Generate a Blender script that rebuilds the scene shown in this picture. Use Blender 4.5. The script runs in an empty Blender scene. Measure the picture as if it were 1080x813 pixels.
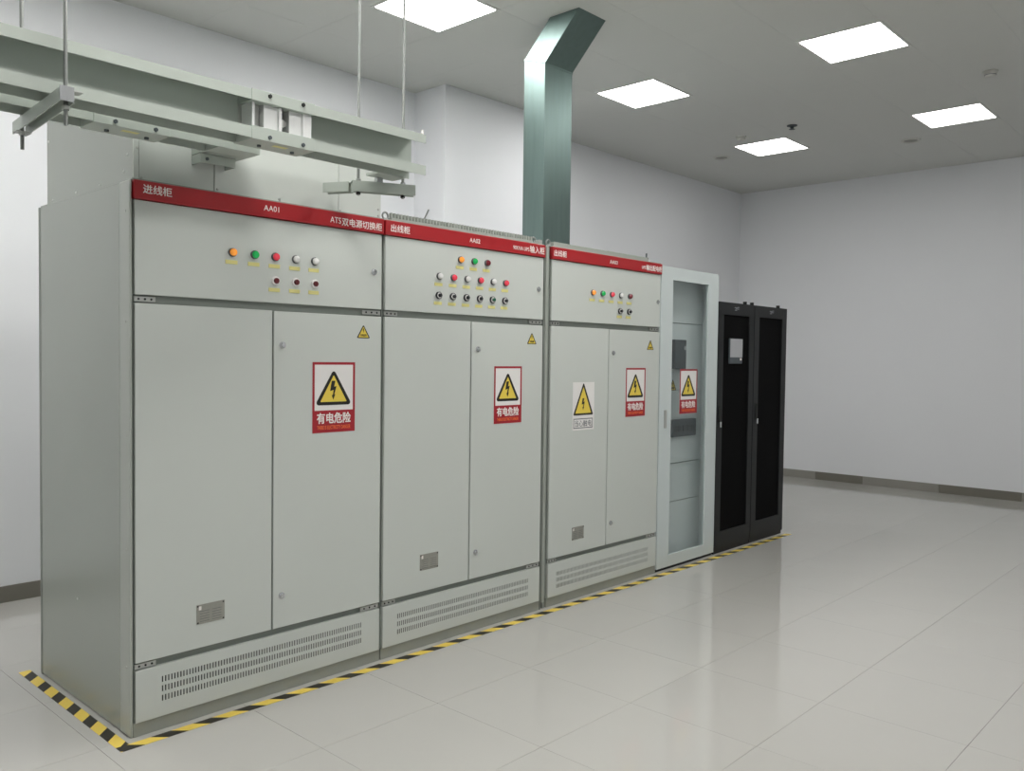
import bpy, bmesh, math, random
from mathutils import Vector, Matrix
random.seed(7)
sc = bpy.context.scene
COL = sc.collection

# ------------------------------------------------------------------ camera
CAMP = (-1.42, -3.342, 1.527)
YAW, PITCH, ROLL = 0.8211, -0.0328, 0.0126
cd = bpy.data.cameras.new('camera'); cam = bpy.data.objects.new('camera', cd); COL.objects.link(cam)
cd.sensor_width = 36.0; cd.lens = 36.0 * 896.08 / 1080.0; cd.clip_start = 0.02
fw = Vector((math.sin(YAW), math.cos(YAW), 0)); rt = Vector((math.cos(YAW), -math.sin(YAW), 0)); up = Vector((0, 0, 1))
fw2 = fw * math.cos(PITCH) + up * math.sin(PITCH); up2 = up * math.cos(PITCH) - fw * math.sin(PITCH)
rt3 = rt * math.cos(ROLL) + up2 * math.sin(ROLL); up3 = up2 * math.cos(ROLL) - rt * math.sin(ROLL)
M = Matrix((rt3, up3, -fw2)).transposed().to_4x4(); M.translation = Vector(CAMP)
cam.matrix_world = M
sc.camera = cam
# ------------------------------------------------------------------ world, exposure
w = bpy.data.worlds.new('world'); sc.world = w; w.use_nodes = True
w.node_tree.nodes['Background'].inputs[0].default_value = (0.8, 0.85, 0.9, 1)
w.node_tree.nodes['Background'].inputs[1].default_value = 0.3
vs = sc.view_settings
vs.view_transform = 'Standard'; vs.look = 'None'; vs.gamma = 1.0; vs.use_curve_mapping = False
vs.exposure = 0.6
PANEL_STRENGTH = 17.0

# ------------------------------------------------------------------ room dimensions
CEIL = 3.817; XR = 9.324; YB = 2.40; XL = -3.96; YF = -5.413
CP = 0.602; CX0 = 2.06; CY0 = 0.607       # ceiling grid
FP = 0.604; FX0 = 0.472; FY0 = -0.595     # floor grid

# ------------------------------------------------------------------ materials
def lin(c):
    return tuple(((v / 255.0) / 12.92 if v / 255.0 <= 0.04045 else ((v / 255.0 + 0.055) / 1.055) ** 2.4) for v in c)
MATS = {}
def mat(name, rgb, rough=0.5, metal=0.0, spec=0.5, noise=0.0, nscale=6.0, stretch=None, bump=0.0, bscale=200.0, emit=None, estr=0.0, rnoise=0.0):
    if name in MATS: return MATS[name]
    m = bpy.data.materials.new(name); m.use_nodes = True; nt = m.node_tree
    b = nt.nodes['Principled BSDF']; c = lin(rgb)
    b.inputs['Base Color'].default_value = (*c, 1); b.inputs['Roughness'].default_value = rough
    b.inputs['Metallic'].default_value = metal; b.inputs['Specular IOR Level'].default_value = spec
    if noise or bump or rnoise:
        tc = nt.nodes.new('ShaderNodeTexCoord'); mp = nt.nodes.new('ShaderNodeMapping')
        if stretch: mp.inputs['Scale'].default_value = stretch
        nt.links.new(tc.outputs['Object'], mp.inputs[0])
        n = nt.nodes.new('ShaderNodeTexNoise'); n.inputs['Scale'].default_value = nscale; n.inputs['Detail'].default_value = 5
        nt.links.new(mp.outputs[0], n.inputs['Vector'])
        if noise:
            mx = nt.nodes.new('ShaderNodeMix'); mx.data_type = 'RGBA'
            mx.inputs[6].default_value = (*[v * (1 - noise) for v in c], 1); mx.inputs[7].default_value = (*[min(1, v * (1 + noise)) for v in c], 1)
            nt.links.new(n.outputs['Fac'], mx.inputs[0]); nt.links.new(mx.outputs[2], b.inputs['Base Color'])
        if rnoise:
            mr = nt.nodes.new('ShaderNodeMapRange'); mr.inputs[3].default_value = max(0.02, rough - rnoise); mr.inputs[4].default_value = rough + rnoise
            nt.links.new(n.outputs['Fac'], mr.inputs[0]); nt.links.new(mr.outputs[0], b.inputs['Roughness'])
        if bump:
            n2 = nt.nodes.new('ShaderNodeTexNoise'); n2.inputs['Scale'].default_value = bscale; nt.links.new(mp.outputs[0], n2.inputs['Vector'])
            bp = nt.nodes.new('ShaderNodeBump'); bp.inputs['Strength'].default_value = bump; bp.inputs['Distance'].default_value = 0.002
            nt.links.new(n2.outputs['Fac'], bp.inputs['Height']); nt.links.new(bp.outputs[0], b.inputs['Normal'])
    if emit:
        b.inputs['Emission Color'].default_value = (*lin(emit), 1); b.inputs['Emission Strength'].default_value = estr
    MATS[name] = m; return m

WALL = mat('wall_paint', (233, 235, 238), 0.75, noise=0.012, nscale=2.0, bump=0.05, bscale=120)
CEILM = mat('ceiling_panel_white', (206, 207, 203), 0.6, noise=0.015, nscale=1.5)
CEILB = mat('ceiling_void', (120, 120, 116), 0.9)
TILE = mat('polished_tile', (186, 185, 180), 0.06, spec=0.7, noise=0.03, nscale=1.4, rnoise=0.03)
GROUT = mat('tile_grout', (168, 166, 160), 0.8)
BASEA = mat('baseboard_tile_dark', (122, 119, 110), 0.3, noise=0.05, nscale=9)
BASEB = mat('baseboard_tile_light', (150, 148, 141), 0.3, noise=0.05, nscale=9)
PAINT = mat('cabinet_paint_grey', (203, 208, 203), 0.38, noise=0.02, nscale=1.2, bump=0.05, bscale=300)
PAINT_SHADED = mat('cabinet_shaded_grey', (160, 165, 158), 0.24, noise=0.04, nscale=1.5, bump=0.05, bscale=300)  # darker copy of the cabinet paint, side shade put into the colour; glossier sheen
FRAMEM = mat('cabinet_frame_grey', (132, 138, 132), 0.45)
PLINTH = mat('plinth_grey', (150, 154, 146), 0.4, noise=0.06, nscale=8)
DARK = mat('dark_gap', (38, 40, 38), 0.8)
RED = mat('red_strip', (168, 34, 40), 0.35, noise=0.03)
WHITE = mat('white_print', (240, 236, 232), 0.5)
SIGNW = mat('sign_white', (236, 234, 232), 0.4)
SIGNR = mat('sign_red', (164, 32, 44), 0.4)
SIGNO = mat('sign_orange_print', (236, 112, 64), 0.5)
SIGNY = mat('sign_yellow', (234, 208, 84), 0.4)
BLACK = mat('print_black', (26, 24, 20), 0.5)
GREYP = mat('print_grey', (96, 98, 104), 0.5)
CHROME = mat('chrome', (200, 202, 204), 0.25, metal=0.9)
ZINC = mat('zinc_steel', (190, 192, 188), 0.4, metal=0.7)
ALU = mat('joint_aluminium', (228, 229, 228), 0.35, metal=0.25, noise=0.05, nscale=12, stretch=(20, 1, 1))
BUS = mat('busway_paint', (182, 190, 182), 0.42, noise=0.02)
ROD = mat('threaded_rod', (142, 145, 142), 0.4, metal=0.6, noise=0.2, nscale=400)
STEEL = mat('stamped_plate', (160, 160, 152), 0.4, metal=0.5, noise=0.12, nscale=40)
GALV = mat('galvanised_steel', (112, 130, 127), 0.42, metal=0.85, noise=0.16, nscale=5, stretch=(6, 6, 0.7), rnoise=0.08)
LAB = mat('label_yellow', (226, 220, 144), 0.5)
GLASSCAB = mat('glass_cabinet_paint', (206, 215, 215), 0.4)
GLASSIN = mat('glass_cabinet_inside', (228, 234, 234), 0.5)
BLK = mat('rack_black', (22, 24, 26), 0.45, spec=0.4)
MESHB = mat('rack_perforated_black', (5, 5, 6), 0.75, spec=0.1)
SCREEN = mat('display_grey', (176, 178, 182), 0.3)
BREAK = mat('breaker_grey', (74, 82, 86), 0.5, noise=0.2, nscale=30)
DIFFS = {k: mat('light_diffuser_%d' % k, (250, 250, 248), 0.6, emit=(255, 253, 250), estr=PANEL_STRENGTH * f) for k, f in ((-8, 1.2), (-4, 1.2), (0, 1.15), (4, 0.9), (8, 0.36))}
LFRAME = mat('light_frame', (225, 225, 222), 0.5)
SPEAK = mat('detector_white', (200, 200, 194), 0.5)
BEZEL = mat('lamp_bezel', (84, 86, 88), 0.3, metal=0.6)
RING = mat('button_ring', (205, 205, 202), 0.35)

def glass():
    m = bpy.data.materials.new('clear_glass'); m.use_nodes = True; nt = m.node_tree; nt.nodes.clear()
    o = nt.nodes.new('ShaderNodeOutputMaterial'); t = nt.nodes.new('ShaderNodeBsdfTransparent'); g = nt.nodes.new('ShaderNodeBsdfGlossy')
    t.inputs[0].default_value = (0.93, 0.95, 0.95, 1); g.inputs['Roughness'].default_value = 0.04
    lw = nt.nodes.new('ShaderNodeLayerWeight'); pw = nt.nodes.new('ShaderNodeMath'); pw.operation = 'POWER'; pw.inputs[1].default_value = 4.0
    nt.links.new(lw.outputs['Facing'], pw.inputs[0]); f = nt.nodes.new('ShaderNodeMath'); f.operation = 'MULTIPLY_ADD'; f.inputs[1].default_value = 0.8; f.inputs[2].default_value = 0.035
    nt.links.new(pw.outputs[0], f.inputs[0]); x = nt.nodes.new('ShaderNodeMixShader')
    nt.links.new(f.outputs[0], x.inputs[0]); nt.links.new(t.outputs[0], x.inputs[1]); nt.links.new(g.outputs[0], x.inputs[2]); nt.links.new(x.outputs[0], o.inputs[0])
    return m
GLASS = glass()

def tape_mat(off):
    m = bpy.data.materials.new('hazard_tape_print'); m.use_nodes = True; nt = m.node_tree; b = nt.nodes['Principled BSDF']
    b.inputs['Roughness'].default_value = 0.45
    tc = nt.nodes.new('ShaderNodeTexCoord'); s = nt.nodes.new('ShaderNodeSeparateXYZ'); nt.links.new(tc.outputs['Object'], s.inputs[0])
    # stripes run diagonally across the band: along (local x) minus skew * across (local y)
    sk = nt.nodes.new('ShaderNodeMath'); sk.operation = 'MULTIPLY_ADD'; sk.inputs[1].default_value = 1.0
    of = nt.nodes.new('ShaderNodeMath'); of.operation = 'ADD'; of.inputs[1].default_value = off; nt.links.new(s.outputs[0], of.inputs[0])
    nt.links.new(s.outputs[1], sk.inputs[0]); nt.links.new(of.outputs[0], sk.inputs[2])
    d = nt.nodes.new('ShaderNodeMath'); d.operation = 'DIVIDE'; d.inputs[1].default_value = 0.1765; nt.links.new(sk.outputs[0], d.inputs[0])
    f = nt.nodes.new('ShaderNodeMath'); f.operation = 'FRACT'; nt.links.new(d.outputs[0], f.inputs[0])
    g = nt.nodes.new('ShaderNodeMath'); g.operation = 'GREATER_THAN'; g.inputs[1].default_value = 0.53; nt.links.new(f.outputs[0], g.inputs[0])
    x = nt.nodes.new('ShaderNodeMix'); x.data_type = 'RGBA'; x.inputs[6].default_value = (*lin((232, 204, 92)), 1); x.inputs[7].default_value = (*lin((40, 38, 32)), 1)
    nt.links.new(g.outputs[0], x.inputs[0]); nt.links.new(x.outputs[2], b.inputs['Base Color'])
    return m

# ------------------------------------------------------------------ builders
def tag(o, label=None, cat=None, group=None, kind=None):
    if label: o['label'] = label
    if cat: o['category'] = cat
    if group: o['group'] = group
    if kind: o['kind'] = kind
    return o
def base_of(p):
    v = Vector((0, 0, 0))
    while p is not None:
        v += p.location; p = p.parent
    return v
def link(name, me, m, parent=None, loc=None):
    """mesh given in world coordinates; moved into the parent's frame"""
    o = bpy.data.objects.new(name, me); COL.objects.link(o)
    if m is not None and not me.materials: me.materials.append(m)
    if parent is not None:
        o.parent = parent
        if loc is None: me.transform(Matrix.Translation(-base_of(parent)))
        else: o.location = Vector(loc) - base_of(parent)
    elif loc is not None: o.location = loc
    return o
def thing(name, label, cat, loc, group=None):
    o = bpy.data.objects.new(name, None); COL.objects.link(o); o.location = loc; o.empty_display_size = 0.1
    return tag(o, label, cat, group)
def bm_box(bm, x0, x1, y0, y1, z0, z1):
    v = [bm.verts.new(p) for p in ((x0, y0, z0), (x1, y0, z0), (x1, y1, z0), (x0, y1, z0), (x0, y0, z1), (x1, y0, z1), (x1, y1, z1), (x0, y1, z1))]
    for f in ((3, 2, 1, 0), (4, 5, 6, 7), (0, 1, 5, 4), (1, 2, 6, 5), (2, 3, 7, 6), (3, 0, 4, 7)): bm.faces.new([v[i] for i in f])
def bm_cyl(bm, c, axis, r0, r1, L, n=16):
    """cylinder/cone starting at c, running L along axis ('x','y','z', sign in L)"""
    ax = {'x': Vector((1, 0, 0)), 'y': Vector((0, 1, 0)), 'z': Vector((0, 0, 1))}[axis]
    u = Vector((0, 0, 1)) if axis != 'z' else Vector((1, 0, 0)); v = ax.cross(u)
    A = [bm.verts.new(Vector(c) + (u * math.cos(t) + v * math.sin(t)) * r0) for t in [2 * math.pi * i / n for i in range(n)]]
    B = [bm.verts.new(Vector(c) + ax * L + (u * math.cos(t) + v * math.sin(t)) * r1) for t in [2 * math.pi * i / n for i in range(n)]]
    for i in range(n): bm.faces.new((A[i], A[(i + 1) % n], B[(i + 1) % n], B[i]))
    bm.faces.new(A[::-1]); bm.faces.new(B)
def bm_lathe(bm, c, axis, prof, n=16):
    """profile of (distance along axis, radius)"""
    ax = {'y': Vector((0, -1, 0)), 'z': Vector((0, 0, -1))}[axis]; u = Vector((0, 0, 1)) if axis == 'y' else Vector((1, 0, 0)); v = ax.cross(u)
    rings = []
    for d, r in prof:
        rings.append([bm.verts.new(Vector(c) + ax * d + (u * math.cos(t) + v * math.sin(t)) * max(r, 1e-4)) for t in [2 * math.pi * i / n for i in range(n)]])
    for A, B in zip(rings, rings[1:]):
        for i in range(n): bm.faces.new((A[i], A[(i + 1) % n], B[(i + 1) % n], B[i]))
    bm.faces.new(rings[0][::-1]); bm.faces.new(rings[-1])
def fin(bm, name='m', bevel=0.0, smooth=False):
    bmesh.ops.recalc_face_normals(bm, faces=bm.faces)
    if bevel: bmesh.ops.bevel(bm, geom=list(bm.edges), offset=bevel, segments=1, affect='EDGES', profile=0.5)
    me = bpy.data.meshes.new(name); bm.to_mesh(me); bm.free()
    if smooth:
        for p in me.polygons: p.use_smooth = True
    return me
def boxes(name, bl, m, parent=None, bevel=0.0):
    bm = bmesh.new()
    for b in bl: bm_box(bm, *b)
    return link(name, fin(bm, name, bevel), m, parent)
def box(name, b, m, parent=None, bevel=0.0): return boxes(name, [b], m, parent, bevel)
def cyl(name, c, axis, r, L, m, parent=None, n=16, r1=None):
    bm = bmesh.new(); bm_cyl(bm, c, axis, r, r if r1 is None else r1, L, n); return link(name, fin(bm, name), m, parent)
def plate(name, pts, y, t, m, parent):
    """flat outline in the XZ plane, thickness t towards -Y, back at y"""
    bm = bmesh.new(); A = [bm.verts.new((x, y, z)) for x, z in pts]; B = [bm.verts.new((x, y - t, z)) for x, z in pts]
    n = len(pts); bm.faces.new(A); bm.faces.new(B[::-1])
    for i in range(n): bm.faces.new((A[i], B[i], B[(i + 1) % n], A[(i + 1) % n]))
    return link(name, fin(bm, name), m, parent)
def ring_plate(name, outer, inner, y, t, m, parent):
    bm = bmesh.new(); n = len(outer)
    o1 = [bm.verts.new((x, y, z)) for x, z in outer]; o2 = [bm.verts.new((x, y - t, z)) for x, z in outer]
    i1 = [bm.verts.new((x, y, z)) for x, z in inner]; i2 = [bm.verts.new((x, y - t, z)) for x, z in inner]
    for k in range(n):
        j = (k + 1) % n
        bm.faces.new((o2[k], o2[j], i2[j], i2[k])); bm.faces.new((o1[k], o1[j], i1[j], i1[k]))
        bm.faces.new((o1[k], o1[j], o2[j], o2[k])); bm.faces.new((i1[k], i1[j], i2[j], i2[k]))
    return link(name, fin(bm, name), m, parent)
def rect(x0, x1, z0, z1): return [(x0, z0), (x1, z0), (x1, z1), (x0, z1)]
def rtri(cx, z0, z1, hw, r):
    """triangle with rounded corners, apex up"""
    P = [(cx - hw + r, z0 + r), (cx + hw - r, z0 + r), (cx, z1 - 1.6 * r)]; out = []
    for (px, pz), a0, a1 in ((P[0], 150, 270), (P[1], -90, 30), (P[2], 30, 150)):
        for k in range(5):
            a = math.radians(a0 + (a1 - a0) * k / 4); out.append((px + r * math.cos(a), pz + r * math.sin(a)))
    return out
def lettering(text, x0, x1, z0, z1, y, m, parent, bold=0.0, name='lettering'):
    c = bpy.data.curves.new('t', 'FONT'); c.body = text; c.offset = bold; c.resolution_u = 4; c.extrude = 0.004
    t = bpy.data.objects.new('t', c); COL.objects.link(t)
    bpy.context.view_layer.update()
    me = bpy.data.meshes.new_from_object(t.evaluated_get(bpy.context.evaluated_depsgraph_get()))
    bpy.data.objects.remove(t); bpy.data.curves.remove(c)
    xs = [v.co.x for v in me.vertices]; ys = [v.co.y for v in me.vertices]
    sx = (x1 - x0) / (max(xs) - min(xs)); sz = (z1 - z0) / (max(ys) - min(ys)); bx, by = min(xs), min(ys)
    for v in me.vertices: v.co = (x0 + (v.co.x - bx) * sx, y - 0.0004 - v.co.z * 0.1, z0 + (v.co.y - by) * sz)
    me.materials.clear()
    return link(name, me, m, parent)

# ------------------------------------------------------------------ the setting
def struct(o): return tag(o, kind='structure')
flo = struct(box('floor', (XL, XR, YF, YB, -0.10, -0.004), GROUT))
cei = struct(box('ceiling', (XL, XR, YF, YB, CEIL + 0.012, CEIL + 0.12), CEILB))
wb = struct(box('wall_back', (XL - 0.2, XR + 0.2, YB, YB + 0.2, -0.1, CEIL + 0.12), WALL))
wr = struct(box('wall_right', (XR, XR + 0.2, YF, YB, -0.1, CEIL + 0.12), WALL))
wl = struct(box('wall_left', (XL - 0.2, XL, YF, YB, -0.1, CEIL + 0.12), WALL))
wf = struct(box('wall_front', (XL - 0.2, XR + 0.2, YF - 0.2, YF, -0.1, CEIL + 0.12), WALL))
pil = struct(box('wall_pillar', (3.46, 4.75, 2.01, YB + 0.01, -0.004, CEIL + 0.012), WALL, bevel=0.004))

def grid(name, m, parent, x0, y0, p, z0, z1, gap, skip, bev):
    shared = None
    nx0 = math.floor((XL - x0) / p + 1e-6); ny0 = math.floor((YF - y0) / p + 1e-6)
    i = nx0
    while x0 + i * p < XR - 0.004:
        j = ny0
        while y0 + j * p < YB - 0.004:
            if (i, j) not in skip:
                a, b = max(x0 + i * p, XL), min(x0 + (i + 1) * p, XR); c, d = max(y0 + j * p, YF), min(y0 + (j + 1) * p, YB)
                if b - a > 0.02 and d - c > 0.02:
                    full = abs(b - a - p) < 1e-4 and abs(d - c - p) < 1e-4
                    if full and shared is not None: me = shared
                    else:
                        bm = bmesh.new(); hx, hy = (b - a - gap) / 2, (d - c - gap) / 2
                        bm_box(bm, -hx, hx, -hy, hy, z0, z1); me = fin(bm, name, bev); me.materials.append(m)
                        if full: shared = me
                    o = link(name, me, None, parent, ((a + b) / 2, (c + d) / 2, 0))
            j += 1
        i += 1
LIGHTS = [(i, j) for i in (-4, 0, 4, 8) for j in (0, -3)] + [(-8, 0)] + [(-4, -6), (0, -6)]  # panels out of view are unseen, carrying on the grid for fill light
grid('floor_tile', TILE, flo, FX0, FY0, FP, -0.004, 0.0, 0.0012, (), 0.0003)
grid('ceiling_tile', CEILM, cei, CX0, CY0, CP, CEIL, CEIL + 0.012, 0.0009, set(LIGHTS), 0.0003)

# baseboards of grey stone tiles
def baseboard(name, axis, pts, fixed, parent_mats):
    root = bpy.data.objects.new(name, None); COL.objects.link(root); struct(root)
    for k in range(len(pts) - 1):
        a, b = pts[k] + 0.001, pts[k + 1] - 0.001; m = parent_mats[k % len(parent_mats)]
        bb = (fixed - 0.012, fixed, a, b, 0.0, 0.1) if axis == 'y' else (a, b, fixed - 0.012, fixed, 0.0, 0.1)
        box('baseboard_tile', bb, m, root, 0.0015)
baseboard('baseboard_right', 'y', [-5.4, -4.5, -3.6, -2.8, -1.95, -1.1, -0.24, 0.647, 1.255, 1.85, 2.385], XR, [BASEB, BASEA])
baseboard('baseboard_back', 'x', [XL + 0.9 * k for k in range(9)] + [3.45], YB, [BASEA])
baseboard('baseboard_back.001', 'x', [4.76 + 0.9 * k for k in range(6)] + [XR - 0.014], YB, [BASEA])
baseboard('baseboard_pillar', 'x', [3.46, 4.1, 4.75], 2.01, [BASEA])

# ------------------------------------------------------------------ ceiling lights
LL = {(0, 0): 'square ceiling light panel cut off by the top edge, left of the metal duct', (4, 0): 'square ceiling light panel just right of the metal duct',
      (4, -3): 'largest square ceiling light panel on the right, near the top edge', (8, 0): 'small far ceiling light panel near the room corner',
      (8, -3): 'square ceiling light panel furthest right in the photograph'}
for ij in LIGHTS:
    x = CX0 + (ij[0] + 0.5) * CP; y = CY0 + (ij[1] + 0.5) * CP
    t = thing('ceiling_light', LL.get(ij, 'unseen square white ceiling light panel above the top edge of the picture'), 'ceiling light', (x, y, CEIL), 'square light panels set flush in the ceiling')
    h, g = 0.3, 0.281
    boxes('frame', [(x - h, x + h, y - h, y - g, CEIL - 0.004, CEIL + 0.01), (x - h, x + h, y + g, y + h, CEIL - 0.004, CEIL + 0.01),
                    (x - h, x - g, y - g, y + g, CEIL - 0.004, CEIL + 0.01), (x + g, x + h, y - g, y + g, CEIL - 0.004, CEIL + 0.01)], LFRAME, t)
    box('diffuser', (x - g, x + g, y - g, y + g, CEIL - 0.001, CEIL + 0.008), DIFFS[ij[0]], t)

def disc(name, label, cat, x, y, prof, m, extra=None):
    t = thing(name, label, cat, (x, y, CEIL)); bm = bmesh.new(); bm_lathe(bm, (x, y, CEIL), 'z', prof, 24); link('housing', fin(bm, name, smooth=False), m, t)
    if extra: bm = bmesh.new(); bm_lathe(bm, (x, y, CEIL), 'z', extra[0], 20); link(extra[1], fin(bm), extra[2], t)
RIMP = [(0, 0.095), (0.008, 0.092), (0.012, 0.08), (0.012, 0.075), (0.004, 0.07), (0.004, 0.0)]
GRILLE = mat('speaker_grille', (150, 150, 144), 0.7)
disc('ceiling_speaker', 'round white ceiling speaker left of the small far light panel', 'speaker', 7.255, 1.541, RIMP, SPEAK, ([(0.003, 0.068), (0.008, 0.05), (0.009, 0.0)], 'grille', GRILLE))
disc('ceiling_speaker', 'round white ceiling speaker between the two far light panels', 'speaker', 7.823, -0.307, RIMP, SPEAK, ([(0.003, 0.068), (0.008, 0.05), (0.009, 0.0)], 'grille', GRILLE))
SMK = [(0, 0.055), (0.012, 0.055), (0.016, 0.045), (0.034, 0.042), (0.044, 0.03), (0.046, 0.0)]
disc('smoke_detector', 'round smoke detector on the ceiling at the upper right', 'smoke detector', 6.044, -1.474, SMK, SPEAK, ([(0.03, 0.0435), (0.034, 0.0435), (0.036, 0.03)], 'sensor_ring', BREAK))
disc('smoke_detector', 'small smoke detector half hidden behind the far light panel', 'smoke detector', 6.578, 0.946, SMK, SPEAK)
disc('sprinkler_head', 'dark sprinkler head above the small far light panel', 'sprinkler', 6.523, 0.374, [(0, 0.05), (0.006, 0.048), (0.012, 0.02), (0.03, 0.014), (0.036, 0.03), (0.04, 0.0)], BREAK)

# ------------------------------------------------------------------ shared small meshes (origin at their own centre on the panel)
def proto_lathe(prof, m, n=16):
    bm = bmesh.new(); bm_lathe(bm, (0, 0, 0), 'y', prof, n); me = fin(bm, 'p', smooth=False); me.materials.append(m); return me
ME_BEZ = proto_lathe([(0, 0.0185), (0.008, 0.0185), (0.010, 0.016)], BEZEL)
def lens(name, rgb, e): return proto_lathe([(0.008, 0.0155), (0.016, 0.0155), (0.021, 0.012), (0.023, 0.006), (0.0235, 0.0)], mat(name, rgb, 0.25, emit=rgb if e else None, estr=e))
LENS = {'o': lens('lens_amber', (238, 150, 60), 0.3), 'g': lens('lens_green', (30, 160, 80), 0.25), 'r': lens('lens_red', (208, 60, 76), 0.25), 'w': lens('lens_white', (232, 232, 230), 0.0), 'd': lens('lens_dark_red', (120, 34, 44), 0.0)}
ME_RING = proto_lathe([(0, 0.0195), (0.009, 0.0195), (0.011, 0.0165)], mat('button_ring_white', (238, 236, 234), 0.3))
ME_RINGK = proto_lathe([(0, 0.0195), (0.010, 0.0195), (0.012, 0.0175), (0.012, 0.0165), (0.009, 0.0160), (0.009, 0.0)], mat('button_ring_black', (40, 42, 46), 0.3))
ME_FACE = proto_lathe([(0.006, 0.0158), (0.0105, 0.0158)], mat('button_face', (226, 226, 222), 0.35))
ME_KNOBR = proto_lathe([(0.006, 0.0125), (0.018, 0.0125), (0.020, 0.010)], mat('button_dark_red', (96, 28, 34), 0.35))
ME_KNOBB = proto_lathe([(0.006, 0.0095), (0.022, 0.0095), (0.024, 0.008)], mat('button_black', (36, 38, 42), 0.35))
ME_KNOBG = proto_lathe([(0.006, 0.0095), (0.022, 0.0095), (0.024, 0.008)], mat('button_green', (22, 92, 66), 0.35))
ME_LOCK = proto_lathe([(0, 0.015), (0.005, 0.015), (0.006, 0.010), (0.012, 0.009)], CHROME, 14)
bm = bmesh.new(); bm_box(bm, -0.028, 0.028, -0.002, 0, -0.0085, 0.0085); ME_LAB = fin(bm, 'lab', 0.0005); ME_LAB.materials.append(LAB)
bm = bmesh.new(); bm_box(bm, -0.004, 0.004, -0.014, -0.0115, -0.002, 0.002); ME_SLOT = fin(bm, 'slot'); ME_SLOT.materials.append(DARK)
ME_SCREW = proto_lathe([(0, 0.006), (0.002, 0.006), (0.004, 0.003)], ZINC, 8)
def lamp(x, z, k, parent, labdz):
    if k in LENS:
        b = link('indicator_lamp', ME_BEZ, None, parent, (x, 0, z)); link('lens', LENS[k], None, b, (x, 0, z))
    else:
        b = link('push_button', ME_RING if k == 'R' else ME_RINGK, None, parent, (x, 0, z))
        if k != 'R': link('button_face', ME_FACE, None, b, (x, 0, z))
        link('button_cap', {'R': ME_KNOBR, 'B': ME_KNOBB, 'G': ME_KNOBG}[k], None, b, (x, 0, z))
    link('label_plate', ME_LAB, None, parent, (x - 0.004, 0, z + labdz))
def lock(x, z, door):
    l = link('lock', ME_LOCK, None, door, (x, 0, z))
def bolt_poly(cx, z0, z1, s=1.0):
    h = z1 - z0
    P = [(-0.10, 1.0), (0.13, 1.0), (0.05, 0.68), (0.20, 0.72), (0.06, 0.26), (0.13, 0.30), (0.0, 0.0), (-0.10, 0.24), (-0.03, 0.26), (0.03, 0.52), (-0.20, 0.46)]
    return [(cx + px * h * s, z0 + pz * h) for px, pz in P]
def danger_sign(x0, x1, z0, z1, y, parent):
    """white panel with triangle above, red caption panel below"""
    W, H = x1 - x0, z1 - z0; cx = (x0 + x1) / 2; b = 0.05 * W
    s = plate('danger_sign', rect(x0, x1, z0, z1), y, 0.0012, SIGNW, parent); s['label'] = 'white and red sign with a lightning bolt in a yellow triangle'
    zc = z0 + 0.315 * H; y1 = y - 0.0012
    ring_plate('border', rect(x0, x1, z0, z1), rect(x0 + b, x1 - b, z0 + b, z1 - b), y1, 0.0004, SIGNR, s)
    plate('caption_panel', rect(x0 + b, x1 - b, z0 + b, zc), y1, 0.0004, SIGNR, s)
    o = rtri(cx - 0.01 * W, zc + 0.075 * H, z1 - 0.11 * H, 0.395 * W, 0.05 * W); i = rtri(cx - 0.01 * W, zc + 0.12 * H, z1 - 0.185 * H, 0.305 * W, 0.012 * W)
    ring_plate('warning_triangle', o, i, y1, 0.0006, BLACK, s); plate('yellow_field', i, y1, 0.0003, SIGNY, s)
    plate('lightning_bolt', bolt_poly(cx - 0.02 * W, zc + 0.15 * H, zc + 0.42 * H), y1 - 0.0003, 0.0004, BLACK, s)
    lettering('有电危险', x0 + 0.10 * W, x1 - 0.10 * W, z0 + 0.125 * H, z0 + 0.285 * H, y1 - 0.0004, WHITE, s, 0.022)
    lettering('THERE IS ELECTRICITY DANGER', x0 + 0.11 * W, x1 - 0.11 * W, z0 + 0.045 * H, z0 + 0.10 * H, y1 - 0.0004, SIGNO, s, 0.02, 'small_print')
def small_triangle(cx, z0, z1, hw, y, parent):
    o = rtri(cx, z0, z1, hw, 0.004); i = rtri(cx, z0 + 0.004, z1 - 0.008, hw - 0.007, 0.001)
    s = ring_plate('warning_sticker', o, i, y, 0.0012, BLACK, parent); s['label'] = 'small yellow triangular warning sticker'
    plate('yellow_field', i, y, 0.0008, SIGNY, s); h = z1 - z0
    plate('lightning_bolt', bolt_poly(cx, z0 + 0.42 * h, z0 + 0.74 * h), y - 0.0008, 0.0004, BLACK, s)
    lettering('有电危险', cx - 0.5 * hw, cx + 0.5 * hw, z0 + 0.13 * h, z0 + 0.33 * h, y - 0.0008, BLACK, s, 0.01)
def name_plate(x0, x1, z0, z1, parent):
    s = plate('name_plate', rect(x0, x1, z0, z1), 0, 0.0015, STEEL, parent); s['label'] = 'small engraved metal name plate'
    for px in (x0 + 0.006, x1 - 0.006):
        for pz in (z0 + 0.006, z1 - 0.006): plate('rivet', rect(px - 0.003, px + 0.003, pz - 0.003, pz + 0.003), -0.0015, 0.001, DARK, s)
    W, H = x1 - x0, z1 - z0
    plate('emblem', rect(x0 + 0.08 * W, x0 + 0.17 * W, z1 - 0.28 * H, z1 - 0.08 * H), -0.0015, 0.0004, WHITE, s)
    bm = bmesh.new()
    for k in range(5):
        z = z1 - (0.36 + 0.13 * k) * H
        bm_box(bm, x0 + 0.12 * W, x0 + 0.45 * W, -0.0018, -0.0014, z, z + 0.02 * H); bm_box(bm, x0 + 0.55 * W, x0 + 0.88 * W, -0.0018, -0.0014, z, z + 0.02 * H)
    link('engraved_lines', fin(bm), GREYP, s)

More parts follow.
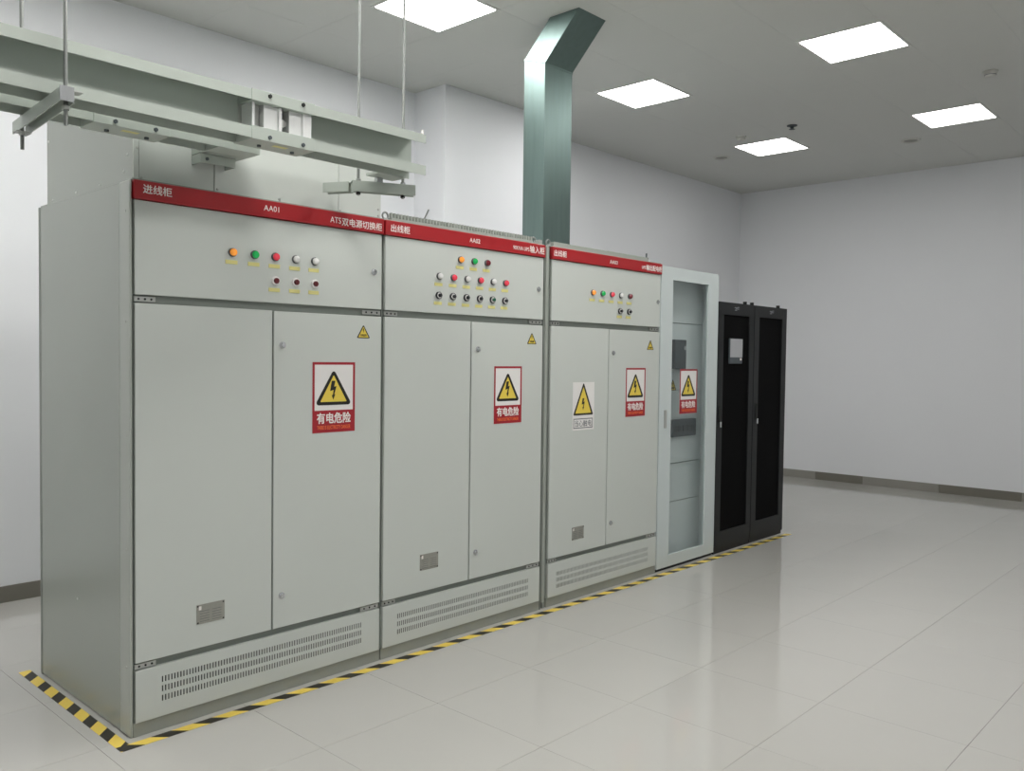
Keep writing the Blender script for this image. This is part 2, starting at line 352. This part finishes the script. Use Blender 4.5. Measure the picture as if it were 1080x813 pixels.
def vent_panel(x0, x1, z0, z1, rx0, rx1, rows, n, parent):
    """sheet with rows of narrow vertical slots cut through it"""
    bm = bmesh.new(); yA, yB = 0.0, 0.003; hh = 0.0125
    zs = [z0] + [v for r in sorted(rows) for v in (r - hh, r + hh)] + [z1]
    for k in range(0, len(zs), 2): bm_box(bm, x0, x1, yA, yB, zs[k], zs[k + 1])
    p = (rx1 - rx0) / n; s = 0.42 * p
    for r in rows:
        bm_box(bm, x0, rx0, yA, yB, r - hh, r + hh); bm_box(bm, rx1, x1, yA, yB, r - hh, r + hh)
        for k in range(n): bm_box(bm, rx0 + k * p + s, rx0 + (k + 1) * p, yA, yB, r - hh, r + hh)
    return link('vent_panel', fin(bm), PAINT, parent)

# ------------------------------------------------------------------ the three grey switchgear cabinets
def cabinet(label, X0, X1, seam, lamps, locks, plates, sign, tri, titles, vents, side):
    t = thing('switchgear_cabinet', label, 'cabinet', ((X0 + X1) / 2, 0.5, 0), 'grey switchgear cabinets in a row')
    a, b = X0, X1
    box('body', (a + 0.002, b - 0.002, 0.02, 1.0, 0.06, 2.198), FRAMEM if not side else FRAMEM, t)
    box('plinth', (a + 0.002, b - 0.002, 0.006, 1.0, 0.0, 0.058), PLINTH, t, 0.002)
    box('top_cover', (a, b, 0.004, 1.0, 2.1985, 2.206), PAINT_SHADED, t, 0.001)
    u0, u1 = a + 0.010, b - 0.010
    # door seams and the recess behind them
    box('seam_recess', (seam - 0.012, seam + 0.012, 0.016, 0.0198, 0.298, 1.719), DARK, t)
    ud = box('instrument_door', (u0, u1, 0.0, 0.018, 1.756, 2.123), PAINT, t, 0.0015)
    d1 = box('door', (u0, seam - 0.0045, 0.0, 0.018, 0.297, 1.722), PAINT, t, 0.0015)
    d2 = box('door', (seam + 0.0045, u1, 0.0, 0.018, 0.297, 1.720), PAINT, t, 0.0015)
    box('vent_backing', (u0 + 0.01, u1 - 0.01, 0.012, 0.0198, 0.07, 0.255), DARK, t)
    boxes('vent_rim', [(u0, u1, 0.004, 0.019, 0.058, 0.066), (u0, u1, 0.004, 0.019, 0.258, 0.266), (u0, u0 + 0.006, 0.004, 0.019, 0.066, 0.258), (u1 - 0.006, u1, 0.004, 0.019, 0.066, 0.258)], PAINT, t)
    vent_panel(u0, u1, 0.058, 0.266, vents[0], vents[1], vents[2], 78, t)
    # hinge plates in the two horizontal gaps
    for hx0, hx1 in ((u0, u0 + 0.085), (u1 - 0.11, u1)):
        for hz in (1.739, 0.281):
            h = box('hinge', (hx0, hx1, 0.008, 0.018, hz - 0.010, hz + 0.010), ZINC, t, 0.001)
            for k in range(3): cyl('hinge_screw', (hx0 + (hx1 - hx0) * (0.2 + 0.3 * k), 0.008, hz), 'y', 0.0045, -0.002, DARK, h, 8)
    r = box('name_strip', (a + 0.004, b - 0.004, -0.010, 0.018, 2.126, 2.199), RED, t, 0.002)
    for txt, x0, x1, z0, z1, bd in titles: lettering(txt, x0, x1, z0, z1, -0.010, WHITE, r, bd)
    for x, z, k, dz in lamps: lamp(x, z, k, t, dz)
    lock(locks[0][0], locks[0][1], ud)
    for lx, lz in locks[1:]: lock(lx, lz, d2)
    name_plate(*plates, t)
    danger_sign(*sign, 0.0, t)
    small_triangle(*tri, 0.0, t)
    return t

c1 = cabinet('nearest grey switchgear cabinet, with the tall box on top and one row of five lamps', -0.004, 1.226, 0.614,
    [(0.417, 1.958, 'o', -0.041), (0.521, 1.958, 'g', -0.041), (0.622, 1.958, 'r', -0.041), (0.725, 1.957, 'w', -0.041), (0.826, 1.957, 'w', -0.041),
     (0.622, 1.853, 'R', -0.04), (0.725, 1.854, 'R', -0.04), (0.826, 1.854, 'R', -0.04)],
    [(1.168, 1.937), (0.660, 1.570), (0.660, 0.442)], (0.258, 0.384, 0.397, 0.479), (0.818, 1.058, 1.165, 1.495), (1.107, 1.612, 1.676, 0.037),
    [('进线柜', 0.034, 0.150, 2.150, 2.186, 0.012), ('AA01', 0.560, 0.635, 2.154, 2.178, 0.0), ('ATS', 0.905, 0.965, 2.145, 2.173, 0.0), ('双电源切换柜', 0.970, 1.208, 2.138, 2.176, 0.01)],
    (0.112, 1.113, (0.208, 0.170, 0.131)), True)
c2 = cabinet('middle grey switchgear cabinet, with three rows of lamps and buttons', 1.229, 2.444, 1.837,
    [(1.748, 2.050, 'o', -0.042), (1.850, 2.050, 'g', -0.042), (1.951, 2.050, 'd', -0.042)] +
    [(1.596 + 0.1012 * k, 1.950, 'wr'[k % 2], -0.043) for k in range(6)] + [(1.592 + 0.101 * k, 1.849, 'BBBBGB'[k], -0.041) for k in range(6)],
    [(2.389, 1.934), (1.888, 1.570), (1.885, 0.442)], (1.481, 1.608, 0.408, 0.492), (2.020, 2.251, 1.150, 1.477), (2.336, 1.608, 1.675, 0.039),
    [('出线柜', 1.264, 1.386, 2.144, 2.182, 0.012), ('AA02', 1.807, 1.887, 2.150, 2.174, 0.0), ('90KVA UPS', 2.155, 2.292, 2.148, 2.170, 0.0), ('输入柜', 2.298, 2.428, 2.142, 2.184, 0.012)],
    (1.333, 2.336, (0.201, 0.161, 0.121)), False)
c3 = cabinet('furthest grey switchgear cabinet, with an extra white sign on its left door', 2.503, 3.705, 3.098,
    [(2.914 + 0.1013 * k, 1.949, 'ogrwd'[k], -0.047) for k in range(5)] + [(3.212, 1.845, 'B', -0.038), (3.314, 1.845, 'B', -0.038)],
    [(3.663, 1.931), (3.146, 1.566), (3.146, 0.437)], (2.740, 2.860, 0.379, 0.460), (3.294, 3.526, 1.136, 1.467), (3.581, 1.593, 1.662, 0.039),
    [('出线柜', 2.518, 2.636, 2.144, 2.182, 0.012), ('AA03', 3.081, 3.166, 2.148, 2.172, 0.0), ('UPS', 3.448, 3.494, 2.146, 2.168, 0.0), ('输出配电柜', 3.500, 3.695, 2.140, 2.180, 0.012)],
    (2.595, 3.601, (0.194, 0.156, 0.117)), False)
# extra white sign on the third cabinet
x0, x1, z0, z1 = 2.729, 2.948, 1.073, 1.377
s = plate('shock_sign', rect(x0, x1, z0, z1), 0.0, 0.0012, SIGNW, c3); s['label'] = 'white sign with a yellow triangle over a framed caption'
o = rtri(2.836, 1.168, 1.372, 0.099, 0.006); i = rtri(2.836, 1.180, 1.345, 0.080, 0.002)
ring_plate('warning_triangle', o, i, -0.0012, 0.0006, BLACK, s); plate('yellow_field', i, -0.0012, 0.0003, SIGNY, s)
plate('lightning_bolt', bolt_poly(2.834, 1.20, 1.275), -0.0015, 0.0004, BLACK, s)
ring_plate('caption_frame', rect(2.738, 2.934, 1.085, 1.147), rect(2.743, 2.929, 1.090, 1.142), -0.0012, 0.0005, GREYP, s)
lettering('当心触电', 2.752, 2.921, 1.095, 1.136, -0.0012, GREYP, s, 0.0)
# side panel and corner post of the nearest cabinet
box('corner_post', (-0.014, -0.0045, 0.0, 0.098, 0.004, 2.198), mat('corner_post_grey', (176, 181, 174), 0.3), c1, 0.004)
box('side_panel', (-0.011, -0.0045, 0.102, 0.998, 0.004, 2.196), PAINT_SHADED, c1, 0.002)
box('rear_trim', (-0.013, -0.0045, 0.985, 1.004, 0.0, 2.198), FRAMEM, c1, 0.001)
def screw_x(x, y, z, parent):
    cyl('screw', (x, y, z), 'x', 0.006, -0.003, ZINC, parent, 8, 0.003)
for z in (2.08, 1.65, 1.2, 0.75, 0.28): screw_x(-0.014, 0.035, z, c1)
screw_x(-0.011, 0.55, 0.45, c1)
# uprights between the second and third cabinet
box('joining_post', (2.446, 2.452, 0.004, 0.08, 0.0, 2.198), FRAMEM, c2); box('joining_post', (2.4545, 2.478, -0.004, 0.08, 0.04, 2.199), PAINT_SHADED, c2, 0.003)
box('joining_post', (2.4785, 2.5005, 0.014, 0.08, 0.0, 2.198), FRAMEM, c3)
# top edge rails, combs and lifting eyes
def eye(x, parent):
    bm = bmesh.new(); n, k = 16, 8; R, r = 0.017, 0.005; V = []
    for i in range(n):
        a = 2 * math.pi * i / n
        V.append([bm.verts.new((x + (R + r * math.cos(2 * math.pi * j / k)) * math.cos(a), 0.05 + r * math.sin(2 * math.pi * j / k), 2.230 + (R + r * math.cos(2 * math.pi * j / k)) * math.sin(a))) for j in range(k)])
    for i in range(n):
        for j in range(k): bm.faces.new((V[i][j], V[(i + 1) % n][j], V[(i + 1) % n][(j + 1) % k], V[i][(j + 1) % k]))
    bm_cyl(bm, (x, 0.05, 2.206), 'z', 0.016, 0.012, 0.012, 12)
    return link('lifting_eye', fin(bm, smooth=False), ROD, parent)
eye(1.275, c2); eye(2.395, c2); eye(2.53, c3)
box('top_rail', (1.30, 2.37, 0.03, 0.06, 2.206, 2.222), PAINT_SHADED, c2, 0.001)
cb = boxes('comb_strip', [(1.30 + 0.0215 * k, 1.309 + 0.0215 * k, 0.034, 0.05, 2.222, 2.246) for k in range(50)], PAINT_SHADED, c2); cb['kind'] = 'stuff'
box('top_rail', (2.56, 3.585, 0.03, 0.06, 2.206, 2.236), PAINT_SHADED, c3, 0.001); cyl('rail_pin', (3.58, 0.045, 2.236), 'z', 0.006, 0.03, BREAK, c3, 8)
boxes('cover_clip', [(2.41, 2.44, 0.02, 0.06, 2.206, 2.232)], ZINC, c2)

# ------------------------------------------------------------------ box on top of the nearest cabinet
t = thing('top_box', 'tall grey sheet metal box standing on top of the nearest cabinet', 'metal box', (0.62, 0.5, 2.206))
box('frame', (0.022, 1.226, 0.036, 0.966, 2.2065, 2.60), FRAMEM, t)
for a, b in ((0.036, 0.3495), (0.3525, 0.9775), (0.9805, 1.231)): box('front_panel', (a, b, 0.030, 0.0355, 2.2065, 2.602), PAINT, t, 0.001)
box('corner_angle', (0.014, 0.0345, 0.029, 0.0355, 2.2065, 2.602), PAINT, t, 0.001)
box('side_panel', (0.015, 0.0215, 0.036, 0.97, 2.2065, 2.602), PAINT_SHADED, t, 0.001)
box('top_panel', (0.015, 1.231, 0.03, 0.97, 2.602, 2.606), PAINT_SHADED, t)
for y, z in ((0.12, 2.25), (0.36, 2.225), (0.62, 2.225), (0.9, 2.225), (0.09, 2.31), (0.95, 2.5)): screw_x(0.015, y, z, t)
for x, z in ((0.028, 2.33), (0.045, 2.215), (0.66, 2.22), (0.365, 2.22), (0.99, 2.215), (1.215, 2.25), (1.215, 2.219)): link('screw', ME_SCREW, None, t, (x, 0.03, z))

# ------------------------------------------------------------------ busways in front of the box
def busway(label, X0, X1, Y0, joint, seg, joint_seen, loc):
    t = thing('busway', label, 'busway', loc, 'grey busway runs above the cabinets')
    zb, zt = 2.340, 2.520; d = 0.12
    for a, b in seg:
        boxes('top_flange', [(a, b, Y0, Y0 + 0.004, zt - 0.038, zt), (a, b, Y0 + 0.004, Y0 + d, zt - 0.006, zt)], BUS, t)
        boxes('bottom_flange', [(a, b, Y0, Y0 + 0.004, zb, zb + 0.042), (a, b, Y0 + 0.004, Y0 + d, zb + 0.036, zb + 0.042), (a, b, Y0 + d - 0.004, Y0 + d, zb, zb + 0.036)], BUS, t)
        box('web', (a, b, Y0 + d - 0.018, Y0 + d - 0.004, zb + 0.042, zt - 0.006), BUS, t)
    a, b = joint; W = b - a
    jc = box('joint_cover', (a, b, Y0 - 0.003, Y0 + d + 0.01, zb - 0.003, zb + 0.046), BUS, t, 0.001)
    jt = box('joint_cover', (a, b, Y0 - 0.003, Y0 + d + 0.01, zt - 0.04, zt + 0.003), BUS, t, 0.001)
    for k in (0.27, 0.80):
        x = a + k * W
        cyl('bolt', (x, Y0 - 0.003, zb + 0.012), 'y', 0.008, -0.006, BREAK, jc, 6); cyl('bolt', (x, Y0 - 0.003, zt - 0.012), 'y', 0.008, -0.006, DARK, jt, 6)
        cyl('bolt', (x, Y0 + 0.075, zb - 0.003), 'z', 0.009, -0.007, BREAK, jc, 6)
    st = box('sticker', (a + 0.42 * W, a + 0.64 * W, Y0 + 0.03, Y0 + 0.055, zb - 0.0036, zb - 0.003), LAB, jc)
    pass
    # silver joint plates between the two covers
    if joint_seen:
        box('joint_plate', (a, b, Y0 + 0.101, Y0 + 0.106, zb + 0.046, zt - 0.04), ZINC, t)
        for p0, p1, yy, m in ((0.05, 0.09, 0.02, ALU), (0.10, 0.22, 0.05, ZINC), (0.23, 0.45, 0.022, ALU), (0.45, 0.50, 0.014, ALU), (0.63, 0.84, 0.022, ALU), (0.84, 0.98, 0.014, ALU)):
            box('joint_plate', (a + p0 * W, a + p1 * W, Y0 + yy, Y0 + 0.10, zb + 0.046, zt - 0.04), m, t, 0.001)
        box('joint_plate', (a + 0.52 * W, a + 0.62 * W, Y0 + 0.075, Y0 + 0.10, zb + 0.046, zt - 0.04), BREAK, t)
        cyl('joint_bolt', (a + 0.57 * W, Y0 + 0.075, 2.43), 'y', 0.016, -0.035, ZINC, t, 6)
    else: box('joint_plate', (a, b, Y0 + 0.05, Y0 + 0.1, zb + 0.046, zt - 0.04), ALU, t)
    return t
b1 = busway('front grey busway hung above the nearest cabinet, with a silver joint', XL + 0.01, 1.122, -0.43, (0.258, 0.535), ((XL + 0.01, 0.258), (0.535, 1.122)), True, (-0.4, -0.37, 2.34))
box('end_plate', (0.955, 1.108, -0.31, -0.212, 2.340, 2.352), BUS, b1, 0.001)
cyl('end_bolt', (1.108, -0.42, 2.52), 'z', 0.006, 0.02, WHITE, b1, 8)
b2 = busway('rear grey busway turning into the tall box, behind the front busway', XL + 0.01, 0.43, -0.205, (-0.225, 0.05), ((XL + 0.01, -0.225), (0.05, 0.40)), False, (-0.4, -0.14, 2.34))
box('elbow', (0.25, 0.43, -0.2, 0.0285, 2.341, 2.518), BUS, b2, 0.001)
b2.location = b2.location

# ------------------------------------------------------------------ hangers
def rod(x, y, z0, parent): cyl('rod', (x, y, z0), 'z', 0.0065, CEIL - z0, ROD, parent, 10)
hang0 = t = thing('trapeze_hanger', 'left rod hanger with a cross bar under both busways', 'hanger', (-0.42, -0.25, 2.25))
for rx, y in ((-0.415, -0.485), (-0.398, -0.03)):
    cyl('rod', (rx, y, 2.235), 'z', 0.0065, CEIL - 2.235, ROD, t, 10)
    box('square_washer', (rx - 0.022, rx + 0.045, y - 0.022, y + 0.022, 2.340, 2.344) if y < -0.2 else (rx - 0.025, rx + 0.025, y - 0.02, y + 0.02, 2.2915, 2.2955), ZINC, t)
    cyl('nut', (rx, y, 2.2955), 'z', 0.012, -0.012, ZINC, t, 6)
t = thing('trapeze_hanger', 'right rod hanger with a short bar under the end of the front busway', 'hanger', (1.04, -0.22, 2.2))
P, Q = Vector((0.915, -0.160, 0)), Vector((1.175, -0.290, 0)); dv = (Q - P).normalized(); nv = Vector((-dv.y, dv.x, 0)); Lb = (Q - P).length
def obar(name, p, d, n, L, wd, z0, z1, m, parent, th=0.004):
    bm = bmesh.new()
    for (a0, a1, b0, b1) in ((-wd / 2, -wd / 2 + th, z0, z1), (-wd / 2 + th, wd / 2 - th, z1 - th, z1), (wd / 2 - th, wd / 2, z0, z1)):
        c = []
        for zz in (b0, b1):
            for s, u in ((0, a0), (L, a0), (L, a1), (0, a1)): c.append(bm.verts.new(p + d * s + n * u + Vector((0, 0, zz))))
        for f in ((3, 2, 1, 0), (4, 5, 6, 7), (0, 1, 5, 4), (1, 2, 6, 5), (2, 3, 7, 6), (3, 0, 4, 7)): bm.faces.new([c[i] for i in f])
    return link(name, fin(bm), m, parent)
obar('cross_bar', Vector((-0.426, -0.525, 0)), Vector((0.038, 0.553, 0)).normalized(), Vector((-0.553, 0.038, 0)).normalized(), 0.56, 0.044, 2.297, 2.3385, BUS, hang0)
obar('end_cap', Vector((-0.4265, -0.531, 0)), Vector((0.038, 0.553, 0)).normalized(), Vector((-0.553, 0.038, 0)).normalized(), 0.0055, 0.040, 2.300, 2.345, CHROME, hang0, 0.0199)
obar('cross_bar', P, dv, nv, Lb, 0.045, 2.270, 2.318, BUS, t)
p2 = Vector((0.93, -0.135, 0)); d2 = Vector((-0.45, 0.9, 0)).normalized(); obar('wall_arm', p2, d2, Vector((-d2.y, d2.x, 0)), 0.13, 0.05, 2.272, 2.316, BUS, t)
for p in (P + dv * 0.03, Q - dv * 0.055):
    rod(p.x, p.y, 2.255, t); cyl('nut', (p.x, p.y, 2.269), 'z', 0.011, -0.010, DARK, t, 6); cyl('nut', (p.x, p.y, 2.319), 'z', 0.012, 0.010, CHROME, t, 6)
box('spacer', (1.0, 1.03, -0.24, -0.215, 2.3185, 2.339), CHROME, t)
t = thing('support_bracket', 'short channel bracket on the tall box, under the rear busway elbow', 'bracket', (0.32, -0.03, 2.31))
boxes('channel', [(0.25, 0.40, -0.055, -0.051, 2.302, 2.338), (0.25, 0.254, -0.051, 0.0285, 2.302, 2.338), (0.396, 0.40, -0.051, 0.0285, 2.302, 2.338), (0.254, 0.396, -0.051, 0.0285, 2.3335, 2.338)], BUS, t)
cyl('bolt', (0.275, -0.055, 2.318), 'y', 0.007, -0.005, BREAK, t, 6); cyl('bolt', (0.34, -0.01, 2.333), 'z', 0.009, -0.015, BREAK, t, 6); cyl('bolt', (0.30, -0.01, 2.333), 'z', 0.009, -0.015, BREAK, t, 6)

# ------------------------------------------------------------------ galvanised duct
t = thing('air_duct', 'galvanised steel duct rising from the third cabinet and bending to the ceiling', 'duct', (3.115, 0.57, 2.206))
def prism(name, poly, x0, x1, m, parent):
    bm = bmesh.new(); A = [bm.verts.new((x0, y, z)) for y, z in poly]; B = [bm.verts.new((x1, y, z)) for y, z in poly]; n = len(poly)
    bm.faces.new(A); bm.faces.new(B[::-1])
    for i in range(n): bm.faces.new((A[i], A[(i + 1) % n], B[(i + 1) % n], B[i]))
    return link(name, fin(bm, bevel=0.002), m, parent)
prism('vertical_section', [(0.476, 2.2065), (0.667, 2.2065), (0.667, 3.585), (0.476, 3.522)], 2.97, 3.262, GALV, t)
prism('angled_section', [(0.476, 3.523), (0.667, 3.586), (0.44, 3.8165), (0.19, 3.8165)], 2.97, 3.262, GALV, t)
prism('seam_bead', [(0.472, 3.515), (0.671, 3.580), (0.671, 3.590), (0.472, 3.526)], 2.967, 3.2645, GALV, t)
for y in (0.50, 0.57, 0.64): screw_x(2.967, y, 3.522 + (y - 0.476) * 0.33, t)

# ------------------------------------------------------------------ glass fronted cabinet
t = thing('glass_cabinet', 'pale grey cabinet with a tall glass door between switchgear and black racks', 'cabinet', (4.11, 0.4, 0))
a, b = 3.708, 4.512; H = 2.190
boxes('body', [(a, a + 0.004, 0.024, 0.8, 0.02, H), (b - 0.004, b, 0.024, 0.8, 0.02, H), (a + 0.004, b - 0.004, 0.024, 0.8, H - 0.004, H), (a + 0.004, b - 0.004, 0.024, 0.8, 0.02, 0.024), (a + 0.004, b - 0.004, 0.796, 0.8, 0.024, H - 0.004)], GLASSCAB, t)
box('plinth', (a + 0.01, b - 0.01, 0.014, 0.8, 0.0, 0.0195), DARK, t)  # dark strip painted as the shadow gap under the cabinet
g = (3.862, 4.362, 0.105, 2.100)
dr = boxes('door', [(a + 0.001, g[0], 0.0, 0.022, 0.022, H), (g[1], b - 0.001, 0.0, 0.022, 0.022, H), (g[0], g[1], 0.0, 0.022, 0.022, g[2]), (g[0], g[1], 0.0, 0.022, g[3], H)], GLASSCAB, t)
box('glass_pane', (g[0], g[1], 0.010, 0.014, g[2], g[3]), GLASS, dr)
hd = box('handle', (3.768, 3.800, -0.008, -0.0005, 1.035, 1.165), ZINC, dr, 0.003)
ps = [(1.805, 2.16), (1.30, 1.800), (0.745, 1.296), (0.455, 0.740), (0.05, 0.450)]
for z0, z1 in ps: box('mounting_plate', (a + 0.02, b - 0.012, 0.13, 0.134, z0, z1), GLASSIN, t, 0.001)
box('side_lining', (b - 0.010, b - 0.0055, 0.026, 0.13, 0.05, 2.16), GLASSIN, t)
k = box('circuit_breaker', (4.05, 4.205, 0.09, 0.1295, 1.457, 1.677), BREAK, t, 0.003); box('breaker_toggle', (4.165, 4.19, 0.082, 0.0895, 1.60, 1.63), SCREEN, k)
k = box('breaker_row', (4.05, 4.385, 0.10, 0.1295, 0.945, 1.075), BREAK, t, 0.003)
for q in range(5): box('breaker_toggle', (4.062 + 0.064 * q, 4.108 + 0.064 * q, 0.096, 0.0995, 0.985, 1.03), mat('breaker_dark', (52, 58, 62), 0.5), k)
small_triangle(4.085, 1.295, 1.378, 0.045, 0.1295, t)
danger_sign(3.988, 4.232, 1.128, 1.458, 0.0095, t)

# ------------------------------------------------------------------ black racks
def rack(label, a, b, op, screen, logo_x, hx):
    t = thing('server_rack', label, 'rack', ((a + b) / 2, 0.5, 0), 'black racks at the end of the row'); H = 1.985
    box('body', (a, b, 0.022, 1.05, 0.03, H), BLK, t, 0.002); box('plinth', (a + 0.004, b - 0.004, 0.01, 1.05, 0.0, 0.03), BLK, t)
    d = boxes('door_frame', [(a + 0.002, op[0], 0.0, 0.02, 0.032, H), (op[1], b - 0.002, 0.0, 0.02, 0.032, H), (op[0], op[1], 0.0, 0.02, 0.032, op[2]), (op[0], op[1], 0.0, 0.02, op[3], H)], BLK, t)
    box('perforated_panel', (op[0], op[1], 0.010, 0.014, op[2], op[3]), MESHB, t)
    h = box('handle', (hx - 0.010, hx + 0.010, -0.012, -0.0005, 1.04, 1.17), DARK, d, 0.003); box('handle_grip', (hx - 0.009, hx + 0.009, -0.020, -0.0125, 1.0, 1.045), CHROME, d, 0.003)
    bm = bmesh.new()
    for q, (dx, dz, l) in enumerate(((-0.035, 0.006, 0.05), (-0.02, -0.004, 0.06), (-0.03, -0.014, 0.035), (0.012, 0.010, 0.03))):
        v = [bm.verts.new((logo_x + dx + px, -0.0006, 1.940 + dz + pz)) for px, pz in ((0, 0), (l, 0), (l + 0.008, 0.006), (0.008, 0.006))]; bm.faces.new(v)
    lg = link('logo', fin(bm), mat('logo_silver', (150, 154, 158), 0.4), d)
    if screen:
        s = box('touch_panel', (4.700, 4.905, -0.004, 0.0095, 1.500, 1.702), BREAK, t, 0.003); box('display', (4.704, 4.902, -0.006, -0.0045, 1.552, 1.698), SCREEN, s); box('indicator', (4.865, 4.893, -0.0055, -0.0045, 1.528, 1.546), WHITE, s)
    for nx in (a + 0.06, b - 0.055): cyl('roof_stud', (nx, 0.06, H), 'z', 0.016, 0.028, BLK, t, 10)
    return t
rack('black rack with a small grey display, next to the glass cabinet', 4.520, 5.107, (4.605, 5.030, 0.172, 1.888), True, 4.80, 4.556)
rack('black rack without display, at the far end of the cabinet row', 5.113, 5.710, (5.200, 5.622, 0.176, 1.892), False, 5.41, 5.166)

# ------------------------------------------------------------------ hazard tape on the floor
def tape(label, L, wd, loc, rz, off):
    bm = bmesh.new(); bm_box(bm, 0, L, -wd / 2, wd / 2, 0, 0.0008)
    me = fin(bm); me.materials.append(tape_mat(off)); o = link('hazard_tape', me, None, None, loc); o.rotation_euler.z = rz
    return tag(o, label, 'floor tape', 'yellow and black floor tape around the cabinets')
tape('long yellow and black hazard tape on the floor along the cabinet fronts', 5.81, 0.05, (-0.085, -0.058, 0.0002), 0.0, 0.1105)
tape('short yellow and black hazard tape beside the nearest cabinet', 1.115, 0.05, (-0.060, -0.0325, 0.0002), math.pi / 2, 0.171)

# thin cable stub on the pillar's left side
t = thing('cable_stub', 'short thin grey cable stub poking from the white pillar', 'cable', (3.455, 2.28, 2.675))
bm = bmesh.new(); bm_cyl(bm, (0, 0, 0), 'z', 0.006, 0.006, 0.14, 8); me = fin(bm); me.materials.append(ROD)
k = link('cable', me, None, t, (3.450, 2.28, 2.675)); k.rotation_euler.x = 0.64
cyl('wall_plug', (3.4595, 2.277, 2.683), 'x', 0.012, -0.012, ROD, t, 10)
